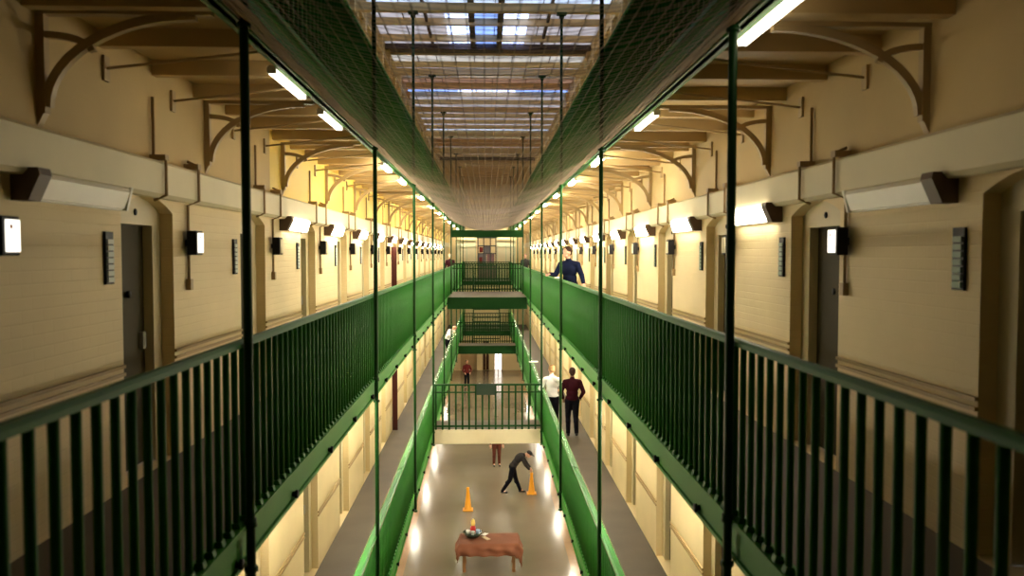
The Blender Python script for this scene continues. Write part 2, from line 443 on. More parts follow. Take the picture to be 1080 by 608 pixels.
# ------------------------------------------------------------------ cast iron brackets, tie rods, conduits
def make_bracket(s, W, X):
    L = abs(X - W) - .25
    r = empty('wall_bracket', (0, 0, 0))
    def arc(p0, p1, n=14):       # quarter ellipse leaving the wall upward, ending level
        return [(p0[0] + (p1[0] - p0[0]) * (1 - math.cos(t)), p0[1] + (p1[1] - p0[1]) * math.sin(t)) for t in [PI / 2 * i / n for i in range(n + 1)]]
    def ribbon(pts, t, w):
        mb = MB(); n = len(pts); up = []; dn_ = []
        for i, p in enumerate(pts):
            a = pts[max(i - 1, 0)]; b = pts[min(i + 1, n - 1)]; d = Vector((b[0] - a[0], b[1] - a[1])).normalized(); q = Vector((-d.y, d.x)) * t / 2
            up.append((p[0] + q.x, p[1] + q.y)); dn_.append((p[0] - q.x, p[1] - q.y))
        for i in range(n - 1):
            mb.prism([up[i], up[i + 1], dn_[i + 1], dn_[i]], 'y', -w / 2, w / 2)
        return mb
    z0, z1 = .90, 1.46
    ribbon([(-s * x, z) for x, z in arc((.05, z0), (L, z1))], .055, .05).build('main_arc', M['iron'], r)
    ribbon([(-s * x, z) for x, z in arc((.03, 1.28), (.03, 1.28), 1)] and [(-s * (.03 + .30 * math.sin(t)), 1.34 - .10 * (1 - math.cos(t)) + .0) for t in [PI / 2 * i / 8 for i in range(9)]], .04, .04).build('inner_arc', M['iron'], r)
    MB().box(-s * .0, -s * .05, -.03, .03, z0 - .04, 1.46).prism([(-s * .0, z0 - .12), (-s * .05, z0 - .02), (-s * .0, z0 + .02)], 'y', -.03, .03).build('wall_leg', M['iron'], r)
    MB().box(0, -s * (L + .1), -.035, .035, z1, z1 + .03).build('top_plate', M['iron'], r)
    return r
for s, W, X in ((-1, WL, XL), (1, WR, XR)):
    proto = make_bracket(s, W, X)
    for k in range(17):
        o = proto if k == 0 else copy_tree(proto)
        o.location = (X, 5.08 + (0 if s < 0 else .12) + P * k, E)
        tag(o, '%s curved tan iron bracket from the camera under the upper landing, %s wall' % (ORD[k], side_word(s)), 'bracket', 'iron brackets under the upper landing')
    # tie rods
    rod = MB().tube([(0, 0, 1.33), (-s * abs(X - W) * .93, 0, 1.46)], .011, 6).mesh('rod', M['iron'])
    pl = MB().box(0, -s * .02, -.04, .04, 1.24, 1.42).mesh('wall_plate', M['iron'])
    c = 0
    for k in range(15):
        for dy in (.86, 2.1):
            r = empty('tie_rod', (X, 5.08 + (0 if s < 0 else .12) + P * k + dy, E))
            tag(r, '%s thin tan tie rod from the camera above the %s ledge' % (ORD[c] if c < 24 else 'distant', side_word(s)), 'tie rod', 'tie rods above the ledges'); c += 1
            inst(rod, 'rod', r); inst(pl, 'wall_plate', r)

# items that repeat with each cell: conduits, indicator box, card rack, light fitting
def conduit_a(s):
    r = empty('conduit', (0, 0, 0))
    MB().tube([(-s * .02, 0, 1.28), (-s * .02, 0, .80), (-s * .12, 0, .78), (-s * .12, 0, .48), (-s * .02, 0, .44)], .013, 8).build('pipe', M['conduit'], r)
    MB().box(0, -s * .13, -.035, .035, .765, .81).build('elbow_box', M['conduit'], r)
    return r
def conduit_b(s):
    r = empty('conduit', (0, 0, 0))
    MB().tube([(-s * .02, 0, .84), (-s * .12, 0, .80), (-s * .12, 0, .48), (-s * .018, 0, .44), (-s * .018, 0, -.26)], .013, 8).build('pipe', M['conduit'], r)
    MB().box(0, -s * .13, -.04, .04, .765, .815).build('elbow_box', M['conduit'], r)
    MB().box(0, -s * .045, -.03, .03, -.33, -.23).build('junction_box', M['conduit'], r)
    return r
def call_box(s, lit=True):
    r = empty('indicator_box', (0, 0, 0))
    MB().box(-s * .03, -s * .12, -.085, .085, -.11, .11).build('case', M['black'], r, bevel=.008)
    f_ = MB().box(-s * .12, -s * .132, -.06, .07, -.09, .09).build('lit_face' if lit else 'face', M['indicator' if lit else 'ledge'], r, bevel=.005)
    if lit: MB().ball((-s * .134, .02 * s, .05), (.004, .014, .014), 8).build('orange_mark', M['orange'], r)
    MB().box(0, -s * .03, -.03, .03, -.03, .03).build('mount', M['black'], r)
    return r
def card_rack(s, m):
    r = empty('card_rack', (0, 0, 0))
    MB().box(0, -s * .02, -.06, .06, -.19, .19).build('backboard', M['black'], r)
    c = MB()
    for i in range(7): c.box(-s * .015, -s * .03, -.045, .045, -.175 + i * .046, -.14 + i * .046)
    c.build('card_slots', m, r)
    return r
def wall_light(s, lit):
    r = empty('wall_light', (0, 0, 0)); L = 1.25
    pr = [(0, .50), (-s * .16, .50), (-s * .17, .46), (-s * .10, .31), (0, .31)]
    MB().prism([(p[0], p[1]) for p in pr], 'y', .03, .16).build('end_housing', M['lampbody'], r)
    MB().prism([(0, .49), (-s * .05, .49), (-s * .05, .32), (0, .32)], 'y', .16, L + .1).build('backplate', M['whitebody'], r)
    MB().prism([(-s * .05, .48), (-s * .115, .48), (-s * .125, .45), (-s * .08, .33), (-s * .05, .33)], 'y', .165, L + .06).build('diffuser', M['lamp'] if lit else M['lampmid'] if lit is None else M['lampoff'], r)
    MB().prism([(-s * .0, .49), (-s * .12, .49), (-s * .08, .32), (-s * .0, .32)], 'y', L + .1, L + .13).build('end_cap', M['whitebody'], r)
    return r
for s, W, X in ((-1, WL, XL), (1, WR, XR)):
    pa, pb, pc, pcr = conduit_a(s), conduit_b(s), call_box(s), card_rack(s, M['cardgrey'] if s < 0 else M['cardgreen'])
    seen = set(); pd = call_box(s, False)
    ya = 6.72 if s < 0 else 7.03
    yb = 7.47 if s < 0 else 6.33
    yr = 5.92 if s < 0 else 7.72
    for k in range(-1, 15):
        w = ORD[k]; wb = ORD[k + 1 if s < 0 else k]; wr_ = ORD[k if s < 0 else k + 1]; sw = side_word(s)
        def place(p, y, z, lab, cat, grp):
            o = p if p.name not in seen else copy_tree(p); seen.add(p.name)
            o.location = (X, y, z); tag(o, lab, cat, grp); return o
        if k >= 0: place(pa, ya + k * P, E, '%s short tan conduit over the %s ledge, above a cell door' % (w, sw), 'conduit', 'conduits over door heads')
        if k >= 0: place(pb, yb + k * P, E, '%s long tan conduit down the %s wall behind an indicator box' % (w, sw), 'conduit', 'conduits behind indicator boxes')
        if k >= 0 or s < 0: place(pc if k < 1 else pd, yb + k * P, E + .10, ('%s indicator box from the camera, black with lit white face, %s wall' if k < 1 else '%s black indicator box from the camera on the %s wall') % (wb, sw), 'indicator box', 'indicator boxes beside cell doors')
        if s > 0 or k >= 0:
            place(pcr, (yr + k * P), E - .03, '%s upright card rack from the camera beside a cell door, %s wall' % (wr_, sw), 'card rack', 'card racks beside cell doors')
    # wall lights of the middle storey
    y0 = 4.72 if s < 0 else 4.80
    off = wall_light(s, False); off.location = (X, y0, E)
    tag(off, 'unlit white wall light fitting at the near end of the %s wall' % side_word(s), 'wall light')
    lit = wall_light(s, True); n = 0
    dimlit = wall_light(s, None)
    for k in range(1, 16):
        if s < 0 and k == 1: continue
        y = (7.72 if s > 0 else 4.9 + .0) + (k - 1 if s > 0 else k) * P
        nm_ = 2 if s > 0 else 1
        o = dimlit if n == 0 else copy_tree(dimlit) if n < nm_ else lit if n == nm_ else copy_tree(lit)
        o.location = (X, y, E)
        tag(o, '%s lit fluorescent wall light from the camera on the %s wall, middle landing' % (ORD[n], side_word(s)), 'wall light', 'lit wall lights of the middle landing'); n += 1
    # lower landing and ground storey
    for zz, lab, ys in ((LOW - MIDF, 'lower landing', [9.1 + 2 * P * i for i in range(8)]), (-8.45 - MIDF, 'ground floor', [17.5 + 5.6 * i for i in range(7)])):
        for i, y in enumerate(ys):
            o = copy_tree(lit); o.location = (X, y + (0 if s < 0 else 1.5), E + zz)
            tag(o, '%s lit fluorescent wall light from the camera along the %s wall, %s' % (ORD[i], side_word(s), lab), 'wall light', 'lit wall lights of the ' + lab)

# strip lights under the landings, near the void
def strip_light(m):
    r = empty('strip_light', (0, 0, 0))
    MB().box(-.03, .03, -.53, .53, -.02, 0).build('body', M['whitebody'], r)
    MB().prism([(-.034, -.02), (.034, -.02), (.028, -.055), (-.028, -.055)], 'y', -.52, .52).build('diffuser', m, r)
    for e in (-1, 1): MB().box(-.034, .034, e * .52, e * .54, -.055, 0).build('end_cap', M['whitebody'], r)
    return r
st = strip_light(M['lamp']); sd_ = strip_light(M['lampdim']); n = 0; used = set()
spots = {-1: [6.95, 8.8, 13.6, 16.1, 20.8, 24.9, 28.6, 32.4, 36.5, 41, 46, 51], 1: [4.95, 8.75, 12.55, 16.2, 19.9, 23.7, 27.5, 31.3, 36, 41, 46, 51]}
for s, W in ((-1, WL), (1, WR)):
    for i, y in enumerate(spots[s]):
        q = sd_ if y < 10 else st
        o = copy_tree(q) if q in used else q; used.add(q)
        o.location = (W + s * .145, y, E + TOPF - .235)
        tag(o, '%s lit strip light from the camera under the upper %s landing' % (ORD[i], side_word(s)), 'strip light', 'strip lights under the upper landings')
    for i in range(9):
        o = copy_tree(st); o.location = (W + s * .35, 10.5 + i * 5.3, E + MIDF - .11)
        tag(o, '%s lit strip light from the camera under the middle %s landing' % (ORD[i], side_word(s)), 'strip light', 'strip lights under the middle landings')

for i, (x, y) in enumerate(((-1.42, 57.6), (1.42, 57.6))):
    o = copy_tree(st); o.location = (x, y, E + 1.42); o.rotation_euler = (0, 0, PI / 2)
    tag(o, 'lit strip light above the %s opening of the far end wall' % ('left', 'right')[i], 'strip light')
# open red brown doors seen edge on
for zf, lv in ((MIDF, 'middle'), (LOW, 'lower')):
    r = empty('open_door', (XL, 23.3, E + zf), 0)
    tag(r, 'dark red-brown door leaf standing open from the left wall, %s landing' % lv, 'door', 'open door leaves')
    MB().box(.012, .16, -.02, .02, .01, 1.98).build('door_edge_leaf', M['rustdoor'], r)
    MB().box(0.0, .02, -.03, .03, .3, .4).box(0, .02, -.03, .03, 1.6, 1.7).build('hinge', M['steel'], r)

# ------------------------------------------------------------------ bridges and platforms across the void
def bridge(y0, y1, zlo, zhi, name, label, m, rail=None, railtop=0, railm=None, barm=None, step=.17, bw=.016):
    r = empty(name, (0, y0, E + zhi)); tag(r, label, 'bridge')
    a, b = WL - .0, WR + .0
    MB().box(a + .0, b - .0, .10, y1 - y0, -.11, -.01).build('deck', M['deck'], r)
    MB().box(a, b, 0, .09, zlo - zhi, 0).build('face_beam', m, r)
    if rail is not None:
        H = railtop - zhi; y = rail - y0
        g = empty('railing', (0, y, 0)); g.parent = r
        MB().box(a, b, -.03, .03, H - .05, H).build('handrail', railm, g)
        MB().box(a, b, -.02, .02, .08, .13).build('bottom_rail', railm, g)
        MB().box(a, b, -.015, .015, H - .26, H - .22).build('middle_rail', railm, g)
        bar = MB().box(-bw, bw, -.016, .016, .0, H - .04).mesh('baluster', barm or railm)
        x = a + .08
        while x < b: inst(bar, 'baluster', g, (x, 0, 0)); x += step
    return r
br = bridge(22.9, 24.3, -5.44, -5.04, 'footbridge', 'lower footbridge with cream face beam and dark barred railing', M['ledge'], 22.95, -3.72, M['pole'], M['pole'], .19, .026)
sg = empty('notice_board', (-.02, 22.86, E - 3.86)); tag(sg, 'small dark board hung at the middle of the lower footbridge railing', 'board')
MB().box(-.27, .27, -.03, .0, -.16, .16).build('panel', M['signdark'], sg); MB().box(-.2, -.16, -.02, .06, .1, .17).box(.16, .2, -.02, .06, .1, .17).build('hook', M['steel'], sg)
bridge(43.5, 45, -5.42, -4.98, 'footbridge', 'far lower footbridge with green face beam', M['deepgreen'], 44.9, -3.8, M['deepgreen'], M['deepgreen'], .13, .026)
bridge(31.5, 36.6, -2.16, -1.70, 'crossing_platform', 'wide crossing platform with deep green face beam on the middle level', M['deepgreen'], 36.5, -.42, M['deepgreen'], M['deepgreen'], .12, .026)
r = empty('cross_beam', (0, 36.2, E + .9)); tag(r, 'dark green beam across the void where the net ends', 'beam')
MB().box(WL - .05, WR + .05, -.06, .06, -.16, .16).build('web', M['deepgreen'], r)
hb = MB()
for x in (WL - .02, WR + .02): hb.box(x - .05, x + .05, -.04, .04, .16, .56)
hb.build('end_strap', M['pole'], r)

# staircase behind far lower bridge, rising to the middle level
r = empty('staircase', (0, 46.5, E + LOW)); tag(r, 'dark green open-tread staircase beyond the far lower footbridge', 'staircase')
n = 15; rise = (MIDF - LOW) / n
tr = MB().box(-.75, .75, 0, .27, -.04, 0).mesh('tread', M['deepgreen'])
for i in range(n): inst(tr, 'tread', r, (0, i * .30, (i + 1) * rise))
for e in (-1, 1):
    MB().prism([(0, -.1), (n * .3, n * rise - .1), (n * .3, n * rise + .15), (0, .15)], 'x', e * .76, e * .80).build('stringer', M['deepgreen'], r)
    g = MB().prism([(0, .95), (n * .3, n * rise + .95), (n * .3, n * rise + 1.0), (0, 1.0)], 'x', e * .76, e * .80)
    g.build('handrail', M['deepgreen'], r)
    bar = MB().box(-.014, .014, -.014, .014, 0, .95).mesh('baluster', M['deepgreen'])
    for i in range(n): inst(bar, 'baluster', r, (e * .78, i * .3 + .1, (i + .33) * rise))
bridge(51.0, Ye - .02, -1.98, -1.71, 'end_platform', 'far end platform joining both middle landings', M['deepgreen'], 51.6, -.5, M['deepgreen'], M['deepgreen'])
bridge(53.0, Ye - .02, -5.40, -5.08, 'end_platform', 'far end platform joining both lower landings', M['deepgreen'], 53.2, -3.9, M['deepgreen'], M['deepgreen'])
# glazed booth at end of the middle level
r = empty('booth', (.03, 53.2, E + MIDF + .07)); tag(r, 'dark framed booth with dusty pink panels at the far end of the middle level', 'booth')
MB().box(-.62, .62, 0, .9, 0, .12).box(-.66, .66, -.04, .94, 2.75, 3.05).build('base_and_roof', M['darkframe'], r)
fr = MB()
for x in (-.62, -.24, .2, .56): fr.box(x, x + .07, 0, .07, .12, 2.75)
for z in (.9, 1.7, 2.2): fr.box(-.6, .6, 0, .06, z, z + .07)
fr.build('mullions', M['darkframe'], r)
MB().box(-.56, .56, .07, .1, .12, .9).box(.0, .5, .07, .1, .97, 1.7).build('pink_panel', M['pinkpanel'], r)
MB().box(-.56, -.02, .07, .1, .97, 1.7).box(-.2, .2, .07, .1, 1.77, 2.2).build('grey_panel', M['greypanel'], r)
MB().box(-.5, -.25, .04, .068, 1.8, 2.15).box(-.5, -.3, .04, .068, 1.1, 1.5).build('notice', M['redcloth'], r)

# ------------------------------------------------------------------ safety net under the upper landings
def net():
    mb = MB(); p = .08; y0, y1 = .8, 36.1; NX = 39; a, b = WL + .0, WR - .0
    def pt(u, y):     # u 0..1 across
        t = 2 * u - 1
        sag = .41 + .012 * math.sin(y * 1.07)
        return (a + (b - a) * u, y, E + 1.47 - sag * (1 - abs(t) ** 2.1) + .004 * math.sin(y * 3 + u * 7))
    R = .0026; rg = random.Random(3)
    def strip(pts, ax):
        vs = []
        for q in pts:
            if ax == 'y': vs += [(q[0] - R, q[1], q[2] - R * .6), (q[0] + R, q[1], q[2] - R * .6), (q[0], q[1], q[2] + R)]
            else: vs += [(q[0], q[1] - R, q[2] - R * .6), (q[0], q[1] + R, q[2] - R * .6), (q[0], q[1], q[2] + R)]
        fs = [(i * 3 + k, i * 3 + (k + 1) % 3, (i + 1) * 3 + (k + 1) % 3, (i + 1) * 3 + k) for i in range(len(pts) - 1) for k in range(3)]
        mb.add(vs, fs)
    for i in range(NX + 1):
        strip([pt(i / NX, y0 + (y1 - y0) * j / 130) for j in range(131)], 'y')
    N = int((y1 - y0) / p)
    R = .0055
    for i in range(17):
        for e in (0, 1):
            uu = (.002 + i * .0036); uu = 1 - uu if e else uu; w = rg.uniform(0, 6)
            strip([(lambda q: (q[0] + .006 * math.sin(w + j * .9), q[1], q[2] + .008 * math.sin(w * 2 + j * .7)))(pt(uu, y0 + (y1 - y0) * j / 150)) for j in range(151)], 'y')
    R = .0023
    for j in range(N + 1):
        q, q2 = rg.uniform(-.02, .02), rg.uniform(-.02, .02)
        strip([pt(i / 16, y0 + j * p + q + q2 * i / 16) for i in range(17)], 'x')
    o = mb.build('safety_net', M['net'])
    tag(o, 'sagging brown safety net slung across the void between the upper landings', 'safety net', kind='stuff')
    for s, W in ((-1, WL), (1, WR)):
        u = 0 if s < 0 else 1
        rr = MB().tube([pt(u, y0 + (y1 - y0) * j / 200)[:2] + (E + 1.475 + .01 * math.sin(j * 1.7),) for j in range(201)], .012, 6)
        q = rr.build('edge_rope', M['rope'], None); tag(q, 'pale rope lacing the net to the %s upper landing' % side_word(s), 'rope')
net()

# ------------------------------------------------------------------ glazed roof
c = bpy.data.objects.new('ceiling', None); COL.objects.link(c); tag(c, kind='structure')
HZ = E + 5.72
cols = [(XL, -1.44, 'g'), (-1.44, -1.0, 'g'), (-1.0, -.35, 'c'), (-.35, .35, 'm'), (.35, 1.03, 'c'), (1.03, 1.5, 'g'), (1.5, XR, 'g')]
rows = [(Y0, 15.4, 'board'), (15.4, 18.75, 'w'), (18.75, 22.3, 'win'), (22.7, 24.6, 'cream'), (24.6, 25.5, 'g'), (25.5, 26.5, 'b'), (26.5, 28.4, 'brown'), (28.4, 29.6, 'b'),
        (29.6, 36.5, 'g'), (36.5, 39.2, 'w'), (39.2, 43, 'brown'), (43, 47, 'g'), (47, Y1, 'brown')]
buckets = {}
for (ya, yb, k) in rows:
    for (xa, xb, t) in cols:
        if k == 'win': key = {'g': 'panefrost', 'c': 'paneclear', 'm': 'panemid'}[t]
        elif k == 'b': key = 'panemid' if t == 'g' else 'paneclear'
        else: key = {'g': 'panefrost', 'w': 'panewhite', 'board': 'panelbrown', 'brown': 'panebrown', 'cream': 'panecream'}[k]
        y = ya; i = 0
        buckets.setdefault(key, MB()).box(xa, xb, ya, yb, HZ, HZ + .015)
for k, mb in buckets.items():
    mb.build('sky_block_board' if k.startswith('panel') else 'glass_panes', M[k], c)  # near boards added out of view to keep sky light off the camera end
mu = MB()
for x0, x1 in ((-.42, -.28), (.28, .42), (-1.47, -1.41), (1.47, 1.53)): mu.box(x0, x1, Y0, 22.7, HZ - .10, HZ + .03)
mu.build('long_mullion', M['beamdark'], c)
tb = MB(); y = 18.4 - 1.48 * 14; k = 0
while y < Y1:
    if abs(y - 18.4) > .3: tb.box(XL, XR, y - .05, y + .05, HZ - .16, HZ)
    y += 1.48
tb.build('purlin', M['beamtan'], c)
MB().box(XL, XR, 22.25, 22.7, HZ - .14, HZ + .02).box(XL, XR, 46.8, 47.1, HZ - .3, HZ).build('dark_crossbeam', M['beamdark'], c)
gb = MB()
x = XL + .2
while x < XR: gb.box(x - .007, x + .007, Y0, Y1, HZ - .03, HZ + .02); x += .55
gb.build('glazing_bars', M['beamdark'], c)
for k in range(-1, 10):
    y = 5.1 + 5.86 * k
    if y > Ye: continue
    r = empty('tie_beam', (0, y, E + 5.0)); tag(r, '%s tan timber tie beam from the camera across the hall under the glass roof' % ORD[k + 1], 'beam', 'tie beams under the glass roof')
    MB().box(XL, XR, -.08, .08, -.03, .14).build('timber', M['beamtan'], r)
    MB().box(XL, XL + .12, -.12, .12, -.14, .16).box(XR - .12, XR, -.12, .12, -.14, .16).build('wall_shoe', M['beamtan'], r)

# ------------------------------------------------------------------ ground floor things
r = empty('table', (.06, 21.4, 0)); tag(r, 'long wooden table under the rust-brown cloth on the ground floor', 'table')
MB().box(-.77, .77, -.40, .40, .74, .78).build('table_top', M['wood'], r)
MB().box(-.69, .69, -.34, .34, .66, .74).build('apron', M['wood'], r)
lg = MB().prism([(-.035, -.035), (.035, -.035), (.035, .035), (-.035, .035)], 'z', .0, .70).lathe([(.045, .0), (.05, .05), (.036, .12)], 10).mesh('leg', M['wood'])
for x in (-.66, .66):
    for y in (-.31, .31): inst(lg, 'leg', r, (x, y, 0))
def cloth():
    mb = MB(); NX, NY = 64, 44; hx, hy = 1.13, .80; tx, ty = .79, .425; vs = []
    for j in range(NY + 1):
        for i in range(NX + 1):
            u = -hx + 2 * hx * i / NX; v = -hy + 2 * hy * j / NY
            dx = max(0, abs(u) - tx); dy = max(0, abs(v) - ty)
            x = max(-tx, min(tx, u)); y = max(-ty, min(ty, v)); z = .795
            sx = 1 if u > 0 else -1; sy = 1 if v > 0 else -1
            d = math.hypot(dx, dy)
            if d > 0:
                drop = min(d, .6) * (.80 if dx == 0 else 1) * (1 + .25 * (1 if u > .7 else 0) * (1 if v < 0 else .5))
                w = .03 * math.sin(u * 17 + v * 3) + .02 * math.sin(v * 21 + u * 5)
                flare = .05 + .10 * min(1, drop / .4) * .5 + w * min(1, drop / .15)
                x += sx * (dx / d) * flare * min(1, drop * 8); y += sy * (dy / d) * flare * min(1, drop * 8)
                if dx and dy:
                    pass
                z -= drop
            else: z += .003 * math.sin(u * 9 + v * 7)
            vs.append((x, y, z))
    fs = [(j * (NX + 1) + i, j * (NX + 1) + i + 1, (j + 1) * (NX + 1) + i + 1, (j + 1) * (NX + 1) + i) for j in range(NY) for i in range(NX)]
    mb.add(vs, fs, True); o = mb.build('tablecloth', M['cloth'], None, (.06, 21.4, 0))
    so = o.modifiers.new('thick', 'SOLIDIFY'); so.thickness = .006; so.offset = -1
    tag(o, 'rust-brown cloth draped unevenly over the ground floor table', 'tablecloth')
cloth()
TZ = .800
r = empty('bowl', (-.38, 21.47, TZ)); tag(r, 'dark green bowl full of crockery on the left of the table', 'bowl')
MB().lathe([(0, 0), (.12, 0), (.16, .02), (.24, .10), (.27, .15), (.255, .15), (.22, .09), (.14, .03), (0, .02)], 20).build('basin', M['bowl'], r)
def cup(x, y, m, lab):
    r = empty('cup', (x, y, TZ + .11)); tag(r, lab, 'cup')
    MB().lathe([(0, 0), (.04, 0), (.058, .10), (.052, .10), (.036, .01), (0, .01)], 14).build('body', m, r)
    MB().tube([(.05 + .035 * math.sin(t), 0, .05 + .03 * math.cos(t)) for t in [PI * i / 8 for i in range(9)]], .007, 6).build('handle', m, r)
cup(-.50, 21.45, M['paper'], 'white cup at the left of the dark bowl')
cup(-.38, 21.35, M['cardgrey'], 'grey-green cup at the front of the dark bowl')
cup(-.24, 21.47, M['blue'], 'pale blue cup at the right of the dark bowl')
r = empty('bottle', (-.37, 21.55, TZ + .07)); tag(r, 'red squeeze bottle with a pale yellow top standing in the bowl', 'bottle')
MB().lathe([(0, 0), (.06, 0), (.075, .04), (.075, .17), (.05, .23), (0, .23)], 16).build('body', M['red'], r)
MB().lathe([(0, .23), (.05, .23), (.062, .28), (.05, .36), (.02, .41), (0, .415)], 16).build('yellow_top', M['lemon'], r)
def sheet(name, x, y, rz, m, lab, w, h):
    mb = MB(); n = 6
    vs = [(-w + 2 * w * i / n, -h + 2 * h * j / n, .004 + .012 * math.sin(i * .9) ** 2) for j in range(n + 1) for i in range(n + 1)]
    mb.add(vs, [(j * 7 + i, j * 7 + i + 1, (j + 1) * 7 + i + 1, (j + 1) * 7 + i) for j in range(n) for i in range(n)], True)
    o = mb.build(name, m, None, (x, y, TZ + .004)); o.rotation_euler = (0, 0, rz); tag(o, lab, 'paper')
    q = o.modifiers.new('t', 'SOLIDIFY'); q.thickness = .002
sheet('paper_sheet', -.02, 21.37, .6, M['buffpaper'], 'buff sheet of paper lying right of the dark bowl', .06, .15)
sheet('paper_sheet', -.06, 21.67, -.5, M['paper'], 'white sheet of paper lying behind the dark bowl', .07, .10)

def cone(x, y, lab):
    r = empty('wet_floor_cone', (x, y, 0)); tag(r, lab, 'safety cone', 'yellow floor cones')
    MB().prism([(-.17, -.17), (.17, -.17), (.17, .17), (-.17, .17)], 'z', 0, .035).build('base', M['yellowplastic'], r, bevel=.01)
    MB().lathe([(.13, .035), (.115, .06), (.045, .66), (.05, .68), (.05, .74), (.03, .76), (0, .76)], 20).build('cone_body', M['yellowplastic'], r)
cone(-.62, 26.3, 'yellow floor cone standing alone behind the table')
cone(1.58, 28.05, 'yellow floor cone touched by the stooping person')

# ------------------------------------------------------------------ people
def person(loc, rz, label, J, skin, hair, top, legs, shoes=None, shorts=False, longs=True, cap=None, hairlong=False, group=None):
    """J: joints in local metres, facing -Y"""
    r = empty('person', loc, rz); tag(r, label, 'person', group)
    V = {k: Vector(v) for k, v in J.items()}
    pel, ch, nk, hd = V['pelvis'], V['chest'], V['neck'], V['head']
    face = V.get('face', Vector((0, -1, 0))).normalized(); up = (hd - nk).normalized()
    right = face.cross(up).normalized(); up2 = right.cross(face).normalized()
    R = Matrix((right, -face, up2)).transposed()
    def rm(o, vox, it=3):
        a = o.modifiers.new('fuse', 'REMESH'); a.mode = 'VOXEL'; a.voxel_size = vox; a.use_smooth_shade = True
        b = o.modifiers.new('sm', 'SMOOTH'); b.factor = .5; b.iterations = it
    b = MB()
    def T(mb, g):      # torso
        tr = (ch - pel).normalized(); sh = (V['shR'] - V['shL']); shd = sh.normalized()
        fr = shd.cross(tr).normalized(); Rt = Matrix((shd, fr, tr)).transposed()
        mb.ball(pel + tr * .02, (.165 + g, .115 + g, .13), 18, Rt)
        mb.ball(pel.lerp(ch, .45), (.145 + g, .105 + g, .17), 18, Rt)
        mb.ball(ch, (.175 + g, .118 + g, .19), 18, Rt)
        for k in ('shL', 'shR'): mb.cap(ch + tr * .12, V[k], .07 + g, .058 + g)
    def arm(mb, k, g, part=1.):
        mb.cap(V['sh' + k], V['el' + k], .054 + g, .041 + g)
        e = V['el' + k]; w = V['wr' + k]; mb.cap(e, e.lerp(w, part), .041 + g, (.041 + (.027 - .041) * part) + g)
    def leg(mb, k, g):
        h = V['hip' + k]; kn = V['kn' + k]; an = V['an' + k]
        mb.cap(h, kn, .088 + g, .058 + g); mb.cap(kn, an, .056 + g, .038 + g * 1.1)
        m = kn.lerp(an, .28) + Vector((0, .018, 0)); mb.ball(m, .058 + g)
    T(b, 0)
    b.cap(nk - up * .04, nk + up * .06, .055, .052)
    b.ball(hd + up2 * .02, (.076, .095, .105), 18, R)
    b.ball(hd + face * .03 - up2 * .055, (.056, .062, .062), 14, R)            # jaw
    b.cap(hd + face * .088 + up2 * .01, hd + face * .108 - up2 * .022, .010, .014)  # nose
    b.ball(hd + face * .085 - up2 * .055, (.024, .014, .010), 8, R)           # mouth
    for e in (-1, 1):
        b.ball(hd + right * .078 * e - up2 * .005, (.012, .02, .032), 8, R)     # ears
    for k in 'LR':
        arm(b, k, 0); leg(b, k, 0)
        w = V['wr' + k]; d = (w - V['el' + k]).normalized()
        d2 = V.get('hand' + k); d = d2.normalized() if d2 else d
        sd = Vector((0, 0, 1)).cross(d); sd = sd.normalized() if sd.length > .1 else Vector((1, 0, 0)); nn = d.cross(sd).normalized()
        if V.get('flip' + k): sd = -sd
        pm_ = w + d * .05
        Rm = Matrix((sd, nn, d)).transposed()
        b.ball(pm_, (.040, .018, .052), 12, Rm)
        for i, L in enumerate((.062, .076, .072, .056)):
            a0 = w + d * .085 + sd * (-.030 + .020 * i)
            a1 = a0 + d * L * .5 - nn * .008; a2 = a1 + d * L * .42 - nn * .022
            b.cap(a0, a1, .0095, .0088, 8); b.cap(a1, a2, .0088, .0078, 8)
        t0 = w + d * .03 - sd * .036; t1 = t0 + d * .03 - sd * .022; t2 = t1 + d * .030 - nn * .012
        b.cap(t0, t1, .012, .0105, 8); b.cap(t1, t2, .0105, .009, 8)
        f0 = V['an' + k]; b.cap(f0, f0 + Vector((0, -.10, -.045)) if not V.get('toe' + k) else f0 + V['toe' + k], .035, .03)
    o = b.build('body', skin, r); rm(o, .009)
    # shirt / jacket
    t = MB(); T(t, .014)
    for k in 'LR': arm(t, k, .014, .93 if longs else .12)
    t.cap(nk - up * .05, nk + up * .012, .068, .060)
    tr = (ch - pel).normalized()
    o = t.build('jacket' if longs else 'shirt', top, r); rm(o, .013, 4)
    g = MB()
    tr = (ch - pel).normalized(); sh = (V['shR'] - V['shL']).normalized(); fr = sh.cross(tr).normalized(); Rt = Matrix((sh, fr, tr)).transposed()
    g.ball(pel - tr * .01, (.172, .124, .12), 18, Rt)
    for k in 'LR': leg(g, k, .016)
    o = g.build('trousers', legs, r); rm(o, .013, 4)
    for k in 'LR':
        a = V['an' + k]; toe = V.get('toe' + k) or Vector((0, -.13, -.05))
        s_ = MB().cap(a + Vector((0, .02, -.045)), a + toe * 1.15, .042, .036).cap(a + Vector((0, 0, .03)), a + Vector((0, .02, -.04)), .045, .042)
        o = s_.build('shoe', M['shoe'], r); rm(o, .012, 2)
    if hair:
        h = MB(); h.ball(hd + up2 * .045 - face * .018, (.087, .098, .092), 16, R)
        h.ball(hd - face * .055 - up2 * .01, (.074, .052, .075 if not hairlong else .11), 14, R)
        o = h.build('hair', hair, r); rm(o, .011, 2)
    if cap:
        h = MB(); h.ball(hd + up2 * .05, (.092, .105, .08), 16, R); h.ball(hd + face * .12 + up2 * .05, (.07, .08, .012), 12, R)
        o = h.build('cap', cap, r); rm(o, .008, 2)
    return r

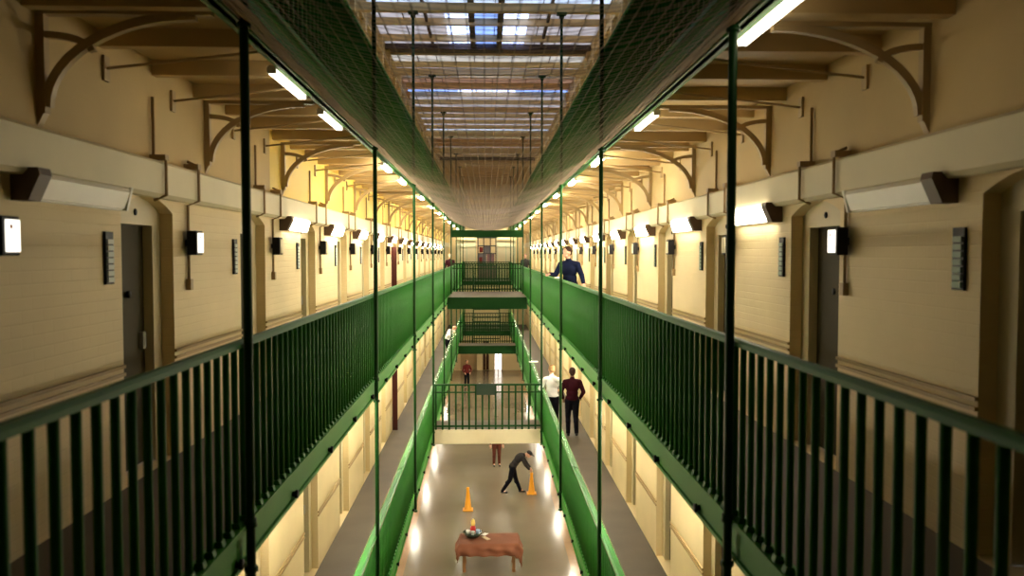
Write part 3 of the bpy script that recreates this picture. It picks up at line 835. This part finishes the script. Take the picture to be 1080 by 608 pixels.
def stand(**kw):
    J = dict(pelvis=(0, 0, .96), chest=(0, .01, 1.30), neck=(0, .015, 1.50), head=(0, 0, 1.655),
             shL=(.185, .01, 1.405), shR=(-.185, .01, 1.405), elL=(.25, .04, 1.13), elR=(-.25, .04, 1.13), wrL=(.25, -.06, .88), wrR=(-.25, -.06, .88),
             hipL=(.09, 0, .92), hipR=(-.09, 0, .92), knL=(.10, -.02, .50), knR=(-.10, -.02, .50), anL=(.11, .02, .09), anR=(-.11, .02, .09))
    J.update(kw); return J
FZ = E + MIDF; LZ = E + LOW
# leaning figure on the middle right landing, hands towards the rail
p = person((1.93, 18.5, FZ), -.55, 'person in a navy jacket leaning on the right middle railing', stand(
    chest=(0, -.05, 1.31), neck=(0, -.09, 1.51), head=(-.01, -.13, 1.665), face=(-.35, -1, -.25), shL=(.19, -.06, 1.41), shR=(-.19, -.06, 1.41),
    elL=(.29, -.05, 1.18), elR=(-.27, -.16, 1.19), wrL=(.38, -.16, 1.02), wrR=(-.30, -.36, 1.21), handR=(0, -1, -.05)),
    M['skin'], M['hairdark'], M['navy'], M['blackcloth'])
p.scale = (1.09,) * 3
o = MB().box(-.07, .07, -.11, .11, 0, .012).box(-.065, .065, -.10, .10, .012, .02).build('paper_pad', M['paper'], None, (1.615, 18.2, E - .546)); tag(o, 'white paper resting on the right handrail in front of the navy-jacketed person', 'paper')
# pair on the lower right landing
p = person((1.88, 22.9, LZ), PI - .35, 'person in a white short-sleeved shirt beside the right lower railing', stand(
    chest=(.03, -.06, 1.30), neck=(.05, -.11, 1.50), head=(.06, -.15, 1.645), face=(.5, -1, -.4), elL=(.32, .05, 1.16), elR=(-.28, -.05, 1.16),
    wrL=(.18, -.16, 1.05), wrR=(-.10, -.22, 1.08)), M['skin'], M['hairfair'], M['white'], M['blackcloth'], longs=False)
p.scale = (1.08,) * 3
p = person((2.40, 22.4, LZ), PI, 'person in a dark maroon top seen from behind on the right lower landing', stand(
    elL=(.29, .04, 1.15), elR=(-.29, .04, 1.15), wrL=(.22, -.13, .96), wrR=(-.22, -.13, .96), hipL=(.09, 0, .92), knL=(.10, -.05, .51), anL=(.10, .0, .09), anR=(-.10, .14, .12), knR=(-.09, .03, .51)),
    M['skind'], M['hairdark'], M['maroon'], M['blackcloth'])
p.scale = (1.09,) * 3
# stooping person with the cone (faces +X)
p = person((1.0, 28.1, 0), PI / 2, 'stooping person in charcoal clothes and cap reaching for a yellow cone', stand(
    pelvis=(0, .08, .90), chest=(0, -.12, 1.17), neck=(0, -.30, 1.28), head=(0, -.45, 1.30), face=(0, -1, -.7), shL=(.19, -.22, 1.24), shR=(-.19, -.22, 1.24),
    elL=(.22, -.36, 1.00), elR=(-.22, -.34, .99), wrL=(.12, -.50, .83), wrR=(-.16, -.46, .84), hipL=(.09, .08, .87), hipR=(-.09, .08, .87),
    knL=(.10, -.02, .48), anL=(.10, -.17, .09), knR=(-.10, .17, .48), anR=(-.10, .42, .12)), M['skin'], None, M['greycloth'], M['blackcloth'], cap=M['greycloth'])
p.scale = (1.07,) * 3
p = person((.40, 31.8, 0), .1, 'person in red-brown clothes standing below and behind the lower footbridge', stand(), M['skin'], M['hairdark'], M['brick'], M['brick'])
p = person((-1.24, 50.5, 0), .4, 'person in a dull red top on the ground floor far behind the footbridge', stand(elL=(.31, .05, 1.16), wrL=(.2, -.1, 1.0), wrR=(-.2, -.15, 1.0)), M['skin'], M['hairdark'], M['redcloth'], M['blackcloth'])
p = person((-1.86, 39.5, LZ), PI / 2 - .5, 'person in a white shirt leaning over the left lower railing', stand(
    pelvis=(0, .10, .96), chest=(0, -.08, 1.26), neck=(0, -.22, 1.42), head=(0, -.34, 1.50), face=(0, -1, -.4), shL=(.19, -.16, 1.38), shR=(-.19, -.16, 1.38),
    elL=(.26, -.22, 1.16), elR=(-.26, -.22, 1.16), wrL=(.1, -.30, 1.25), wrR=(-.1, -.30, 1.25), hipL=(.09, .1, .92), hipR=(-.09, .1, .92)), M['skin'], None, M['white'], M['blackcloth'])
p = person((-1.30, 40.6 + 10.6, E - 1.72), .3, 'fair-haired person in dark clothes at the far left of the middle level', stand(), M['skin'], M['hairfair'], M['maroon'], M['blackcloth'])
p.location = (-1.86, 41.5, FZ)
p = person((2.05, 42.5, FZ), -.3, 'person in charcoal clothes at the far right of the middle level', stand(), M['skin'], M['hairdark'], M['greycloth'], M['blackcloth'])
o = MB().box(-.16, .16, -.10, .10, 0, .02).box(-.15, .15, -.09, .09, .02, .03).build('folded_sheet', M['paper'], None, (1.68, 28.6, E - 3.86)); tag(o, 'white folded sheet lying on the right lower handrail', 'sheet')

# ------------------------------------------------------------------ world and camera
wd = bpy.data.worlds.new('sky'); SC.world = wd; wd.use_nodes = True
bg = wd.node_tree.nodes['Background']; bg.inputs[0].default_value = (.62, .70, 1.0, 1); bg.inputs[1].default_value = 5

cd = bpy.data.cameras.new('camera'); cam = bpy.data.objects.new('camera', cd); COL.objects.link(cam); SC.camera = cam
cd.sensor_width = 36; F = 850.; cd.lens = F / 1080 * 36; cd.clip_start = .05; cd.clip_end = 200
cam.location = (0, 0, E)
pitch = math.atan(36 / F); yaw = math.atan(27 / F)
cam.rotation_euler = (PI / 2 - pitch, 0, -yaw)
cam.rotation_mode = 'XYZ'
cd.dof.use_dof = True; cd.dof.focus_distance = 17.; cd.dof.aperture_fstop = 1.7
SC.view_settings.view_transform = 'Standard'; SC.view_settings.look = 'None'; SC.view_settings.exposure = 0; SC.view_settings.gamma = 1
SC.view_settings.use_curve_mapping = False
